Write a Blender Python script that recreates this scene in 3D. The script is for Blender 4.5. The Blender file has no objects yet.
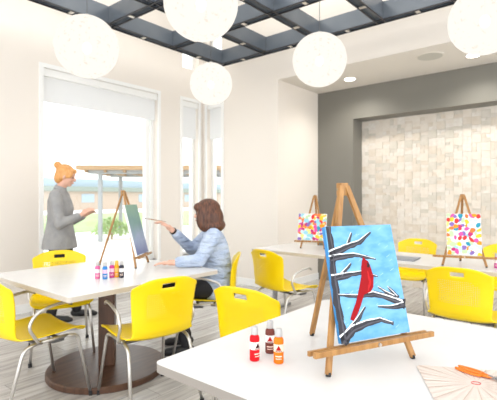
import bpy, bmesh, math, random
from mathutils import Vector, Matrix
random.seed(7)
C = bpy.context.scene.collection
S = bpy.context.scene
PI = math.pi
# ------------------------------------------------------------------ camera, world, exposure
FPX, CX, HY, EYE = 427.0, 248.5, 198.0, 1.30
FW = Vector((0.7694, 0.6388, 0)); RT = Vector((0.6388, -0.7694, 0))
cam_d = bpy.data.cameras.new('camera'); cam = bpy.data.objects.new('camera', cam_d); C.objects.link(cam)
cam.location = (0, 0, EYE); cam.rotation_euler = (PI/2, 0, -math.atan2(FW.x, FW.y))
cam_d.sensor_width = 36; cam_d.lens = 36*FPX/497; cam_d.shift_y = -2/497
cam_d.clip_start = 0.05; cam_d.clip_end = 400
cam_d.dof.use_dof = True; cam_d.dof.focus_distance = 1.75; cam_d.dof.aperture_fstop = 4.5
S.camera = cam
w = bpy.data.worlds.new('sky'); S.world = w; w.use_nodes = True
wn = w.node_tree.nodes; wl = w.node_tree.links
bg = wn['Background']; bg.inputs['Strength'].default_value = 1.75
tc = wn.new('ShaderNodeTexCoord'); sp = wn.new('ShaderNodeSeparateXYZ'); cr = wn.new('ShaderNodeValToRGB')
wl.new(tc.outputs['Generated'], sp.inputs[0]); wl.new(sp.outputs['Z'], cr.inputs[0]); wl.new(cr.outputs[0], bg.inputs['Color'])
cr.color_ramp.elements[0].position = 0.0; cr.color_ramp.elements[0].color = (0.96, 0.98, 1, 1)
cr.color_ramp.elements[1].position = 0.6; cr.color_ramp.elements[1].color = (1.0, 1.0, 1.0, 1)
S.view_settings.view_transform = 'Standard'; S.view_settings.look = 'None'
S.view_settings.gamma = 1; S.view_settings.use_curve_mapping = False
S.view_settings.exposure = 0.62
def area(name, loc, rot, sx, sy, power, col=(1,1,1)):
    d = bpy.data.lights.new(name, 'AREA'); d.shape = 'RECTANGLE'; d.size = sx; d.size_y = sy; d.energy = power; d.color = col
    o = bpy.data.objects.new(name, d); C.objects.link(o); o.location = loc; o.rotation_euler = rot; return o
area('added_ceiling_fill', (1.6, 1.6, 3.6), (PI, 0, 0), 5.0, 5.0, 150, (1, 0.99, 0.97))  # added upward fill, not a fixture of the room; whitens the high ceiling
area('added_rear_fill', (-2.3, -2.0, 1.9), (PI/2, 0, -math.atan2(FW.x, FW.y)), 3.4, 2.4, 8, (1, 0.985, 0.96))  # added weak fill behind the camera, stands in for unseen windows

def at(px, py, z):
    """point of the horizontal plane z seen in the photo at px, py"""
    t = (EYE-z)*FPX/(py-HY)
    p = (FW + RT*((px-CX)/FPX))*t
    return Vector((p.x, p.y, z))
# ------------------------------------------------------------------ materials
def mat(name, col, rough=0.5, metal=0.0, emit=None, estr=0.0, noise=None, bump=None, spec=None, trans=None, coat=None):
    m = bpy.data.materials.new(name); m.use_nodes = True
    nt = m.node_tree; b = nt.nodes['Principled BSDF']
    b.inputs['Base Color'].default_value = (*col, 1); b.inputs['Roughness'].default_value = rough
    b.inputs['Metallic'].default_value = metal
    if spec is not None: b.inputs['Specular IOR Level'].default_value = spec
    if coat: b.inputs['Coat Weight'].default_value = coat
    if emit: b.inputs['Emission Color'].default_value = (*emit, 1); b.inputs['Emission Strength'].default_value = estr
    if trans: b.inputs['Transmission Weight'].default_value = trans
    if noise or bump:
        t = nt.nodes.new('ShaderNodeTexCoord')
    if noise:   # (col2, scale vec, detail)
        mp = nt.nodes.new('ShaderNodeMapping'); n = nt.nodes.new('ShaderNodeTexNoise'); r = nt.nodes.new('ShaderNodeValToRGB')
        mp.inputs['Scale'].default_value = noise[1]; n.inputs['Scale'].default_value = 1; n.inputs['Detail'].default_value = noise[2]
        r.color_ramp.elements[0].position = 0.35; r.color_ramp.elements[1].position = 0.65
        r.color_ramp.elements[0].color = (*col, 1); r.color_ramp.elements[1].color = (*noise[0], 1)
        nt.links.new(t.outputs['Object'], mp.inputs[0]); nt.links.new(mp.outputs[0], n.inputs['Vector'])
        nt.links.new(n.outputs[0], r.inputs[0]); nt.links.new(r.outputs[0], b.inputs['Base Color'])
    if bump:    # (scale vec, strength, distance)
        mp2 = nt.nodes.new('ShaderNodeMapping'); n2 = nt.nodes.new('ShaderNodeTexNoise'); bp = nt.nodes.new('ShaderNodeBump')
        mp2.inputs['Scale'].default_value = bump[0]; n2.inputs['Scale'].default_value = 1; n2.inputs['Detail'].default_value = 3
        bp.inputs['Strength'].default_value = bump[1]; bp.inputs['Distance'].default_value = bump[2]
        nt.links.new(t.outputs['Object'], mp2.inputs[0]); nt.links.new(mp2.outputs[0], n2.inputs['Vector'])
        nt.links.new(n2.outputs[0], bp.inputs['Height']); nt.links.new(bp.outputs[0], b.inputs['Normal'])
    return m
M = {}
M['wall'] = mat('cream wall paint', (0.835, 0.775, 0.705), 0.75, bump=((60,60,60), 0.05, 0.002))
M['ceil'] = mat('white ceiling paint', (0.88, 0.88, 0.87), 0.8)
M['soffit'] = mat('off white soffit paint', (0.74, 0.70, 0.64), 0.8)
M['grey'] = mat('olive grey wall paint', (0.195, 0.187, 0.162), 0.55, bump=((80,80,80), 0.05, 0.001))
M['trim'] = mat('white trim', (0.90, 0.90, 0.88), 0.4)
M['blind'] = mat('white blind fabric', (0.85, 0.86, 0.86), 0.8)
M['laminate'] = mat('white laminate', (0.715, 0.705, 0.695), 0.25, noise=((0.735,0.725,0.715), (8,8,8), 2))
M['edge'] = mat('table edging darkened for shade', (0.30, 0.27, 0.24), 0.5)  # shade on the foreground table's near edge is put into this colour
M['steel'] = mat('satin steel', (0.62, 0.60, 0.57), 0.28, 0.85)
M['dgrey'] = mat('dark grey metal', (0.12, 0.12, 0.12), 0.45, 0.4)
M['mgrey'] = mat('mid grey metal', (0.30, 0.30, 0.31), 0.4, 0.5)
M['black'] = mat('black rubber', (0.015, 0.015, 0.016), 0.5)
M['walnut'] = mat('walnut wood', (0.060, 0.026, 0.013), 0.38, noise=((0.105,0.048,0.025), (3,30,3), 4))
M['slate'] = mat('slate blue lacquer', (0.095, 0.112, 0.135), 0.20, 0.1, noise=((0.13,0.148,0.17), (2,2,2), 2))
M['slate_dark'] = mat('black steel edging', (0.03, 0.03, 0.035), 0.35, 0.5)
M['clip'] = mat('pale steel clips', (0.7, 0.66, 0.6), 0.3, 0.8)
def wood(name, a, b):
    return mat(name, a, 0.42, noise=(b, (60, 60, 5), 4), bump=((90,90,6), 0.15, 0.001))
M['oak'] = wood('easel beech wood', (0.44, 0.225, 0.068), (0.31, 0.145, 0.038))
M['brass'] = mat('dull bolt', (0.35, 0.28, 0.18), 0.35, 0.9)
M['canvas'] = mat('primed canvas', (0.85, 0.84, 0.82), 0.8)
M['skin'] = mat('skin', (0.72, 0.42, 0.31), 0.5)
M['lips'] = mat('lips', (0.55, 0.2, 0.17), 0.4)
M['hair_br'] = mat('brown hair', (0.045, 0.015, 0.008), 0.42, noise=((0.15,0.055,0.025), (70,70,5), 4), bump=((90,90,6), 0.5, 0.004))
M['hair_gi'] = mat('ginger hair', (0.62, 0.27, 0.07), 0.42, noise=((0.75,0.40,0.15), (60,60,12), 4), bump=((80,80,10), 0.5, 0.004))
M['blouse'] = mat('pale blue blouse cotton', (0.40, 0.49, 0.66), 0.8, noise=((0.50,0.58,0.72), (9,9,22), 3), bump=((8,8,26), 1.0, 0.06))
M['jacket'] = mat('grey wool', (0.30, 0.30, 0.30), 0.85, noise=((0.35,0.345,0.34), (12,12,12), 3), bump=((10,10,8), 0.8, 0.03))
M['pants'] = mat('black trouser cloth', (0.012, 0.012, 0.015), 0.8)
M['eye'] = mat('dark eye', (0.03, 0.02, 0.015), 0.2)
M['orange_pl'] = mat('orange plastic', (0.95, 0.20, 0.01), 0.3)
M['paper'] = mat('cream paper', (0.70, 0.62, 0.55), 0.7)
M['foliage'] = mat('pale green foliage', (0.30, 0.46, 0.16), 0.8, noise=((0.40,0.54,0.24), (6,6,6), 3))
M['lawn'] = mat('lawn', (0.30, 0.42, 0.18), 0.9, noise=((0.36,0.47,0.24), (0.5,0.5,0.5), 3))
M['paving'] = mat('pale sunlit paving', (0.95, 0.95, 0.95), 0.8)
M['farwall'] = mat('cream render', (0.46, 0.37, 0.30), 0.8)
M['farblue'] = mat('pale blue cladding', (0.36, 0.45, 0.53), 0.7)
M['fargreen'] = mat('grey green hedge', (0.26, 0.30, 0.27), 0.9)
M['tan'] = mat('tan roof boards', (0.36, 0.23, 0.12), 0.7)
M['postg'] = mat('grey post paint', (0.30, 0.32, 0.33), 0.6)
M['glass'] = None
def glass():
    m = bpy.data.materials.new('window glass'); m.use_nodes = True; nt = m.node_tree; nt.nodes.clear()
    o = nt.nodes.new('ShaderNodeOutputMaterial'); t = nt.nodes.new('ShaderNodeBsdfTransparent'); g = nt.nodes.new('ShaderNodeBsdfGlossy')
    x = nt.nodes.new('ShaderNodeMixShader'); g.inputs['Roughness'].default_value = 0.02; x.inputs[0].default_value = 0.04
    t.inputs[0].default_value = (0.97, 0.985, 0.98, 1)
    nt.links.new(t.outputs[0], x.inputs[1]); nt.links.new(g.outputs[0], x.inputs[2]); nt.links.new(x.outputs[0], o.inputs[0]); return m
M['glass'] = glass()
def yellow():
    m = mat('yellow moulded plastic', (0.92, 0.66, 0.0), 0.36); nt = m.node_tree; b = nt.nodes['Principled BSDF']
    t = nt.nodes.new('ShaderNodeTexCoord'); s = nt.nodes.new('ShaderNodeSeparateXYZ'); nt.links.new(t.outputs['Object'], s.inputs[0])
    def mth(op, a, b_=None):
        n = nt.nodes.new('ShaderNodeMath'); n.operation = op
        for i, v in enumerate((a, b_)):
            if v is None: continue
            if isinstance(v, (int, float)): n.inputs[i].default_value = v
            else: nt.links.new(v, n.inputs[i])
        return n.outputs[0]
    K = 78.0
    sx = mth('SINE', mth('MULTIPLY', s.outputs['X'], K*PI)); sz = mth('SINE', mth('MULTIPLY', s.outputs['Z'], K*PI))
    dots = mth('GREATER_THAN', mth('ABSOLUTE', mth('MULTIPLY', sx, sz)), 0.72)
    inx = mth('LESS_THAN', mth('ABSOLUTE', s.outputs['X']), 0.135)
    z1 = mth('GREATER_THAN', s.outputs['Z'], 0.56); z2 = mth('LESS_THAN', s.outputs['Z'], 0.735)
    f = mth('MULTIPLY', mth('MULTIPLY', dots, inx), mth('MULTIPLY', z1, z2))
    tr = nt.nodes.new('ShaderNodeBsdfTransparent'); mx = nt.nodes.new('ShaderNodeMixShader')
    nt.links.new(f, mx.inputs[0]); nt.links.new(b.outputs[0], mx.inputs[1]); nt.links.new(tr.outputs[0], mx.inputs[2])
    nt.links.new(mx.outputs[0], nt.nodes['Material Output'].inputs[0])
    return m
M['yellow'] = yellow()
def floor_mat():
    m = mat('grey wood plank flooring', (0.3,0.3,0.3), 0.26); nt = m.node_tree; b = nt.nodes['Principled BSDF']
    t = nt.nodes.new('ShaderNodeTexCoord')
    br = nt.nodes.new('ShaderNodeTexBrick'); br.inputs['Scale'].default_value = 1.0
    br.inputs['Brick Width'].default_value = 1.2; br.inputs['Row Height'].default_value = 0.16; br.inputs['Mortar Size'].default_value = 0.002
    br.inputs['Color1'].default_value = (0.56,0.54,0.52,1); br.inputs['Color2'].default_value = (0.43,0.41,0.39,1); br.inputs['Mortar'].default_value = (0.25,0.24,0.23,1)
    mp = nt.nodes.new('ShaderNodeMapping'); mp.inputs['Scale'].default_value = (2.5, 26, 1)
    n = nt.nodes.new('ShaderNodeTexNoise'); n.inputs['Scale'].default_value = 1; n.inputs['Detail'].default_value = 5
    mx = nt.nodes.new('ShaderNodeMix'); mx.data_type = 'RGBA'; mx.blend_type = 'OVERLAY'; mx.inputs[0].default_value = 0.65
    nt.links.new(t.outputs['Object'], br.inputs['Vector']); nt.links.new(t.outputs['Object'], mp.inputs[0]); nt.links.new(mp.outputs[0], n.inputs['Vector'])
    nt.links.new(br.outputs[0], mx.inputs[6]); nt.links.new(n.outputs[0], mx.inputs[7]); nt.links.new(mx.outputs[2], b.inputs['Base Color'])
    return m
M['floor'] = floor_mat()
def emis(name, col, st):
    m = bpy.data.materials.new(name); m.use_nodes = True; nt = m.node_tree; nt.nodes.clear()
    o = nt.nodes.new('ShaderNodeOutputMaterial'); e = nt.nodes.new('ShaderNodeEmission')
    e.inputs[0].default_value = (*col, 1); e.inputs[1].default_value = st; nt.links.new(e.outputs[0], o.inputs[0]); return m
M['bulb'] = emis('lit bulb', (1, 0.95, 0.85), 9.0)
M['down'] = emis('lit downlight lens', (1, 0.96, 0.88), 9.0)
def shade():
    m = bpy.data.materials.new('lit string globe'); m.use_nodes = True; nt = m.node_tree; nt.nodes.clear()
    o = nt.nodes.new('ShaderNodeOutputMaterial'); e = nt.nodes.new('ShaderNodeEmission'); t = nt.nodes.new('ShaderNodeBsdfTransparent')
    x = nt.nodes.new('ShaderNodeMixShader'); tc = nt.nodes.new('ShaderNodeTexCoord'); n = nt.nodes.new('ShaderNodeTexNoise')
    n.inputs['Scale'].default_value = 30; n.inputs['Detail'].default_value = 5
    r = nt.nodes.new('ShaderNodeValToRGB'); r.color_ramp.elements[0].position = 0.30; r.color_ramp.elements[1].position = 0.42
    r.color_ramp.elements[0].color = (0.84, 0.75, 0.65, 1); r.color_ramp.elements[1].color = (0.95, 0.89, 0.81, 1)
    nt.links.new(tc.outputs['Object'], n.inputs['Vector']); nt.links.new(n.outputs[0], r.inputs[0]); nt.links.new(r.outputs[0], e.inputs[0])
    e.inputs[1].default_value = 0.76; x.inputs[0].default_value = 0.05
    nt.links.new(e.outputs[0], x.inputs[1]); nt.links.new(t.outputs[0], x.inputs[2]); nt.links.new(x.outputs[0], o.inputs[0]); return m
M['shade'] = shade()
_pc = {}
def paint(r, g, b, rough=0.7):
    k = (r, g, b)
    if k not in _pc:
        lin = [((c/255)/12.92 if c/255 <= 0.04045 else ((c/255+0.055)/1.055)**2.4) for c in k]
        _pc[k] = mat('paint colour', tuple(lin), rough, spec=0.2)
    return _pc[k]
# ------------------------------------------------------------------ mesh helpers
def obj(name, bm, m, parent=None, smooth=False):
    bmesh.ops.recalc_face_normals(bm, faces=bm.faces)
    me = bpy.data.meshes.new(name); bm.to_mesh(me); bm.free()
    for x in (m if isinstance(m, (list, tuple)) else [m]): me.materials.append(x)
    if smooth:
        for p in me.polygons: p.use_smooth = True
    o = bpy.data.objects.new(name, me); C.objects.link(o)
    if parent: o.parent = parent
    return o
def tag(o, label, cat, group=None, kind=None):
    if label: o['label'] = label
    if cat: o['category'] = cat
    if group: o['group'] = group
    if kind: o['kind'] = kind
    return o
def thing(name, label, cat, loc=(0,0,0), rz=0, group=None):
    o = bpy.data.objects.new(name, None); C.objects.link(o); o.empty_display_size = 0.1
    o.location = loc; o.rotation_euler = (0, 0, rz); return tag(o, label, cat, group)
def struct(name, bm, m, parent=None, label=None, smooth=False):
    o = obj(name, bm, m, parent, smooth)
    if not parent: o['kind'] = 'structure'
    if label: o['label'] = label
    return o
def kids(o): return [c for c in C.objects if c.parent is o]
def copy_tree(o, parent=None):
    c = o.copy(); C.objects.link(c); c.parent = parent
    for ch in kids(o): copy_tree(ch, c)
    return c
def B(): return bmesh.new()
def box(bm, x0, x1, y0, y1, z0, z1, bev=0, mi=0, mtx=None):
    g = bmesh.ops.create_cube(bm, size=1); vs = g['verts']
    for v in vs: v.co = Vector(((x0+x1)/2 + v.co.x*(x1-x0), (y0+y1)/2 + v.co.y*(y1-y0), (z0+z1)/2 + v.co.z*(z1-z0)))
    if mtx is not None:
        for v in vs: v.co = mtx @ v.co
    fs = list({f for v in vs for f in v.link_faces})
    for f in fs: f.material_index = mi
    if bev:
        es = list({e for v in vs for e in v.link_edges})
        bmesh.ops.bevel(bm, geom=es, offset=bev, segments=2, affect='EDGES', profile=0.6)
    return bm
def smooth_path(pts, rad=0.03, n=5):
    """round the corners of a polyline"""
    P = [Vector(p) for p in pts]; out = [P[0]]
    for i in range(1, len(P)-1):
        a, b, c = P[i-1], P[i], P[i+1]
        r = min(rad, (a-b).length*0.45, (c-b).length*0.45)
        p0 = b+(a-b).normalized()*r; p2 = b+(c-b).normalized()*r
        for k in range(n+1):
            t = k/n; out.append(p0*(1-t)**2 + b*2*t*(1-t) + p2*t*t)
    out.append(P[-1]); return out
def tube(bm, pts, r, n=10, flat=1.0, mi=0):
    P = [Vector(p) for p in pts]; N = len(P)
    R = r if isinstance(r, (list, tuple)) else [r]*N
    rings = []; up = None
    for i in range(N):
        d = (P[min(i+1, N-1)]-P[max(i-1, 0)]).normalized()
        if up is None: up = Vector((0,0,1)) if abs(d.z) < 0.9 else Vector((0,1,0))
        s = d.cross(up).normalized(); up = s.cross(d).normalized()
        rings.append([bm.verts.new(P[i] + s*math.cos(2*PI*k/n)*R[i] + up*math.sin(2*PI*k/n)*R[i]*flat) for k in range(n)])
    for a, b in zip(rings, rings[1:]):
        for k in range(n):
            f = bm.faces.new((a[k], a[(k+1)%n], b[(k+1)%n], b[k])); f.material_index = mi
    for e in (rings[0], rings[-1]):
        f = bm.faces.new(e); f.material_index = mi
    return bm
def ell(bm, c, r, seg=20, mtx=None, mi=0):
    g = bmesh.ops.create_uvsphere(bm, u_segments=seg, v_segments=max(8, seg//2+2), radius=1)
    for v in g['verts']:
        v.co = Vector((v.co.x*r[0], v.co.y*r[1], v.co.z*r[2]))
        if mtx is not None: v.co = mtx @ v.co
        v.co += Vector(c)
    for f in {f for v in g['verts'] for f in v.link_faces}: f.material_index = mi
    return g['verts']
def limb(bm, pts, radii):
    """tapered chain with ball ends"""
    for (a, ra), (b, rb) in zip(zip(pts, radii), zip(pts[1:], radii[1:])):
        a, b = Vector(a), Vector(b); n = 5
        tube(bm, [a.lerp(b, k/n) for k in range(n+1)], [ra+(rb-ra)*k/n for k in range(n+1)], 14)
    for p, r in zip(pts, radii): ell(bm, p, (r*1.0, r*1.0, r*1.0), 14)
def loft(bm, rings, n=28, power=2.3):
    """rings: (cx, cy, cz, rx, ry) horizontal super-ellipses"""
    R = []
    for cx, cy, cz, rx, ry in rings:
        L = []
        for k in range(n):
            a = 2*PI*k/n; c, s = math.cos(a), math.sin(a)
            L.append(bm.verts.new((cx + rx*math.copysign(abs(c)**(2/power), c), cy + ry*math.copysign(abs(s)**(2/power), s), cz)))
        R.append(L)
    for a, b in zip(R, R[1:]):
        for k in range(n): bm.faces.new((a[k], a[(k+1)%n], b[(k+1)%n], b[k]))
    bm.faces.new(R[0]); bm.faces.new(R[-1])
def bake(o, voxel=0.008, it=4, fac=0.5):
    """unite the shapes of a mesh into one continuous surface"""
    m = o.modifiers.new('r', 'REMESH'); m.mode = 'VOXEL'; m.voxel_size = voxel; m.use_smooth_shade = True
    s = o.modifiers.new('s', 'SMOOTH'); s.iterations = it; s.factor = fac
    bpy.context.view_layer.update()
    dg = bpy.context.evaluated_depsgraph_get()
    me = bpy.data.meshes.new_from_object(o.evaluated_get(dg)); old = o.data
    mats = list(old.materials); o.modifiers.clear(); o.data = me
    me.materials.clear()
    for x in mats: me.materials.append(x)
    for p in me.polygons: p.use_smooth = True; p.material_index = 0
    bpy.data.meshes.remove(old)
# ------------------------------------------------------------------ the room
YW, XB, XG, YN = 5.04, 4.90, 6.00, 3.53     # window wall, pier wall, grey wall, nook side
CE, SO, TH = 4.25, 2.975, 0.22
XL, YB = -2.6, -2.6                         # open ends behind the camera
struct('floor', box(B(), XL, 6.5, YB, YW+TH, -0.1, 0), M['floor'])
struct('ceiling', box(B(), XL, XB+TH, YB, YW+TH, CE, CE+0.1), M['ceil'])
W1 = (2.31, 3.98); W2 = (4.46, 4.80); W3 = (4.62, 4.94)
ZS, ZH = 0.40, 2.83; CZ0, CZ1 = 3.34, 3.98
def wall_x(bm, y0, y1, xs, holes):
    """wall along x between xs, with rectangular holes (x0,x1,z0,z1)"""
    cuts = sorted({xs[0], xs[1]} | {h[0] for h in holes} | {h[1] for h in holes})
    for a, b in zip(cuts, cuts[1:]):
        hs = sorted([h for h in holes if h[0] <= a+1e-6 and h[1] >= b-1e-6], key=lambda h: h[2]); z = 0
        for h in hs:
            box(bm, a, b, y0, y1, z, h[2]); z = h[3]
        box(bm, a, b, y0, y1, z, CE)
    return bm
def swap(bm):
    for v in bm.verts: v.co = Vector((v.co.y, v.co.x, v.co.z))
    return bm
struct('wall_left', wall_x(B(), YW, YW+TH, (XL, XB+TH), [(W1[0], W1[1], ZS, ZH), (W2[0], W2[1], ZS, ZH), (W2[0], W2[1], CZ0, CZ1)]), M['wall'])
b = wall_x(B(), XB, XB+TH, (YN, YW), [(W3[0], W3[1], ZS, ZH), (W3[0], W3[1], CZ0, CZ1)]); swap(b)
struct('wall_pier', b, M['wall'])
struct('wall_nook', box(B(), XB+TH, XG+0.35, YN, YN+TH, 0, SO), M['wall'])
struct('wall_bulkhead', box(B(), XB, XB+TH, YB, YN, SO, CE), M['wall'])
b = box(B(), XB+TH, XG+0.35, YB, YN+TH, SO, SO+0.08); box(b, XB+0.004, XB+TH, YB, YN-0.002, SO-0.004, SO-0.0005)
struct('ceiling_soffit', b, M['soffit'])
# grey wall with recess
AY, AZ, AD = 2.92, 2.50, 0.32
b = box(B(), XG, XG+AD, AY, YN, 0, SO); box(b, XG, XG+AD, YB, AY, AZ, SO)
struct('wall_right', b, M['grey'])
# patchwork stone relief in the recess
b = box(B(), XG+AD, XG+AD+0.06, YB, AY+0.1, 0, AZ+0.1)
tile_m = [mat('pale limestone tile', (0.74,0.67,0.58), 0.7, noise=((0.78,0.72,0.64),(14,14,14),3)),
          mat('warm limestone tile', (0.67,0.59,0.49), 0.7, noise=((0.73,0.66,0.57),(14,14,14),3)),
          mat('white limestone tile', (0.80,0.76,0.69), 0.7, noise=((0.73,0.67,0.60),(20,20,20),3)),
          mat('grey limestone tile', (0.62,0.58,0.50), 0.7, noise=((0.69,0.64,0.57),(12,12,12),3))]
cw = 0.112; ncol = int((AY-YB)/cw)+1; XF = XG+AD
for i in range(ncol):
    y1 = AY - i*cw; y0 = y1-cw; z = 0; 
    if y0 < YB: break
    while z < AZ-0.01:
        big = ((i + int(z/0.112)) % 2 == 0)
        h = 0.112 if big else random.choice((0.056, 0.0375, 0.056))
        h = min(h, AZ-z)
        d = (0.010 if big else 0.005) + random.random()*0.006
        k = random.choice((0,0,1,2,3))
        if not big and random.random() < 0.4:
            ym = (y0+y1)/2
            box(b, XF-d, XF, y0+0.001, ym-0.0008, z+0.001, z+h-0.001, 0, k); d2 = d+random.random()*0.006
            box(b, XF-d2, XF, ym+0.0008, y1-0.001, z+0.001, z+h-0.001, 0, random.choice((0,1,2,3)))
        else: box(b, XF-d, XF, y0+0.001, y1-0.001, z+0.001, z+h-0.001, 0, k)
        z += h
struct('wall_recess', b, tile_m, label='pale stone tiles in a raised patchwork relief')
# baseboards
struct('baseboard_left', box(B(), XL, XB, YW-0.014, YW, 0, 0.10), M['trim'])
struct('baseboard_pier', box(B(), XB-0.014, XB, YN, YW-0.014, 0, 0.10), M['trim'])
struct('baseboard_nook', box(B(), XB-0.014, XG, YN-0.014, YN, 0, 0.10), M['trim'])
# windows
def window(n, horiz, a0, a1, z0, z1, blind_z=None, mull=()):
    """horiz: opening in the window wall (along x) else in the pier wall (along y)"""
    base = YW if horiz else XB
    r = bpy.data.objects.new('window_%d' % n, None); C.objects.link(r); r['kind'] = 'structure'
    def bb(bm, p0, p1, q0, q1, zz0, zz1, bev=0):
        return box(bm, p0, p1, q0, q1, zz0, zz1, bev) if horiz else box(bm, q0, q1, p0, p1, zz0, zz1, bev)
    f = B(); q0, q1 = base+0.10, base+0.17; t = 0.045
    bb(f, a0, a0+t, q0, q1, z0, z1); bb(f, a1-t, a1, q0, q1, z0, z1); bb(f, a0+t, a1-t, q0, q1, z0, z0+t); bb(f, a0+t, a1-t, q0, q1, z1-t, z1)
    for m_ in mull: bb(f, m_-0.03, m_+0.03, q0, q1, z0+t, z1-t)
    obj('window_frame', f, M['trim'], r)
    obj('window_pane', bb(B(), a0+t, a1-t, base+0.13, base+0.136, z0+t, z1-t), M['glass'], r)
    if blind_z:
        c = bb(B(), a0+0.004, a1-0.004, base+0.005, base+0.095, z1-0.09, z1-0.002, 0.006)
        obj('blind_cassette', c, M['trim'], r)
        bl = B(); bb(bl, a0+0.015, a1-0.015, base+0.050, base+0.054, blind_z+0.02, z1-0.09); bb(bl, a0+0.015, a1-0.015, base+0.044, base+0.060, blind_z, blind_z+0.022, 0.004)
        obj('roller_blind', bl, M['blind'], r)
        obj('window_sill', bb(B(), a0-0.02, a1+0.02, base-0.03, base+0.10, z0-0.025, z0, 0.005), M['trim'], r)
        cs = B(); e = 0.05
        bb(cs, a0-e, a0, base-0.015, base, z0, z1+e); bb(cs, a1, a1+e*0.9, base-0.015, base, z0, z1+e); bb(cs, a0, a1, base-0.015, base, z1, z1+e)
        obj('window_casing', cs, M['trim'], r)
window(1, True, *W1, ZS, ZH, 2.44, (3.87,))
window(2, True, *W2, ZS, ZH, 2.25)
window(3, False, *W3, ZS, ZH, 2.25)
window(4, True, *W2, CZ0, CZ1)
window(5, False, *W3, CZ0, CZ1)
# ------------------------------------------------------------------ outside
tag(struct('ground', box(B(), -60, 120, YW+TH, 160, -0.25, -0.12), M['paving']), None, None)
bm = box(B(), -40, 110, 16.5, 36, -0.12, -0.10)
tag(obj('lawn', bm, M['lawn']), 'strip of pale lawn beyond the paved terrace', 'lawn', kind='stuff')
def far_building():
    t = thing('building', 'long low cream building with pale blue roof far beyond the terrace', 'building', (30, 47, -0.12))
    obj('wall', box(B(), -32, 60, 0, 8, 0, 2.2), M['farwall'], t)
    obj('roof_fascia', box(B(), -33, 61, -0.4, 8.4, 2.2, 2.75, 0.05), M['fargreen'], t)
    obj('roof', box(B(), -32, 60, 0.4, 8, 2.75, 3.7, 0.05), M['farblue'], t)
    for k in range(10):
        x = -28+k*8
        obj('window', box(B(), x, x+1.6, -0.05, 0.02, 0.9, 1.9), M['farblue'], t)
far_building()
def canopy():
    o = Vector((7.5, 12.55, -0.12))
    t = thing('canopy', 'tan flat roofed outdoor canopy on grey posts seen through the window', 'canopy', o, math.atan2(RT.y, RT.x))
    obj('roof', box(B(), -0.6, 7.5, -0.3, 2.6, 2.32, 2.46, 0.02), M['tan'], t)
    fr = B()
    for y in (0.0, 2.2): box(fr, -0.3, 7.3, y, y+0.10, 2.20, 2.32)
    obj('beam', fr, M['postg'], t)
    sl = B()
    for k in range(12): box(sl, -0.4+k*0.62, -0.32+k*0.62, -0.1, 2.5, 2.24, 2.32)
    obj('rafters', sl, M['tan'], t)
    for x in (0, 3.4, 6.8):
        for y in (0.0, 2.2):
            obj('post', box(B(), x, x+0.12, y, y+0.12, 0, 2.20, 0.01), M['postg'], t)
canopy()
def shrub(loc, s, label):
    bm = B(); rnd = random.Random(int(s*100))
    for k in range(520):
        a = rnd.random()*2*PI; e = math.acos(rnd.uniform(-0.2, 1)); rr = s*(0.6+0.4*rnd.random())
        c = Vector((math.sin(e)*math.cos(a)*rr, math.sin(e)*math.sin(a)*rr, s*0.35+math.cos(e)*rr*0.8))
        d = Vector((rnd.uniform(-1,1), rnd.uniform(-1,1), rnd.uniform(-.3,1))).normalized()*0.12; q = d.cross(Vector((rnd.random(), 0.3, 0.5))).normalized()*0.035
        vs = [bm.verts.new(c), bm.verts.new(c+d*0.5+q), bm.verts.new(c+d), bm.verts.new(c+d*0.5-q)]; bm.faces.new(vs)
    t = thing('shrub', label, 'shrub', loc)
    obj('foliage', bm, M['foliage'], t)
    st = B()
    for k in range(6):
        a = k*PI/3; tube(st, [(0,0,0), (0.1*math.cos(a)*s, 0.1*math.sin(a)*s, s*0.4), (0.45*math.cos(a)*s, 0.45*math.sin(a)*s, s*0.9)], 0.02, 6)
    obj('stem', st, M['tan'], t)
shrub((8.3, 13.0, -0.12), 0.62, 'pale green shrub outside the large window beside a canopy post')
# ------------------------------------------------------------------ ceiling grid
def grid():
    gx, gy, nx, ny = 4.585, 4.315, 8, 8; dx, dy = 0.925, 0.805; z0 = 3.25; h = 0.20; hw = 0.045
    X0 = gx-dx*(nx-1); Y0 = gy-dy*(ny-1)
    t = thing('ceiling_grid', 'slate blue open coffered grid hanging below the high white ceiling', 'ceiling grid', (gx, gy, z0))
    def beam(ax, v):
        bm = B()
        def bb(p0, p1, q0, q1, a, c, mi):
            if ax: box(bm, p0-gx, p1-gx, q0-gy, q1-gy, a-z0, c-z0, 0, mi)
            else: box(bm, q0-gx, q1-gx, p0-gy, p1-gy, a-z0, c-z0, 0, mi)
        lo, hi = (X0, gx) if ax else (Y0, gy)
        e = 0.0 if ax else 0.0
        for s in (-1, 1):      # twin blades
            bb(lo-hw, hi+hw, v+s*hw-0.006, v+s*hw+0.006, z0+0.012+(0.001 if ax else 0), z0+h, 0)
            bb(lo-hw, hi+hw, v+s*hw-0.007, v+s*hw+0.007, z0+(0.001 if ax else 0), z0+0.012, 1)
        bb(lo-hw, hi+hw, v-hw+0.006, v+hw-0.006, z0+0.03, z0+0.04, 0)
        stp = (dx if ax else dy)/2; p = hi-stp
        while p > lo:
            bb(p-0.02, p+0.02, v-hw+0.009, v+hw-0.009, z0+0.003, z0+0.012, 2); p -= stp*2
        obj('beam', bm, [M['slate'], M['slate_dark'], M['clip']], t)
    for j in range(ny): beam(True, gy-dy*j)
    for i in range(nx): beam(False, gx-dx*i)
    for i in (0, 3, 6):
        for j in (0, 3, 6):
            x, y = -dx*i, -dy*j
            obj('suspension_rod', tube(B(), [(x, y, h-0.02), (x, y, CE-z0)], 0.005, 6), M['steel'], t)
grid()
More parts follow.
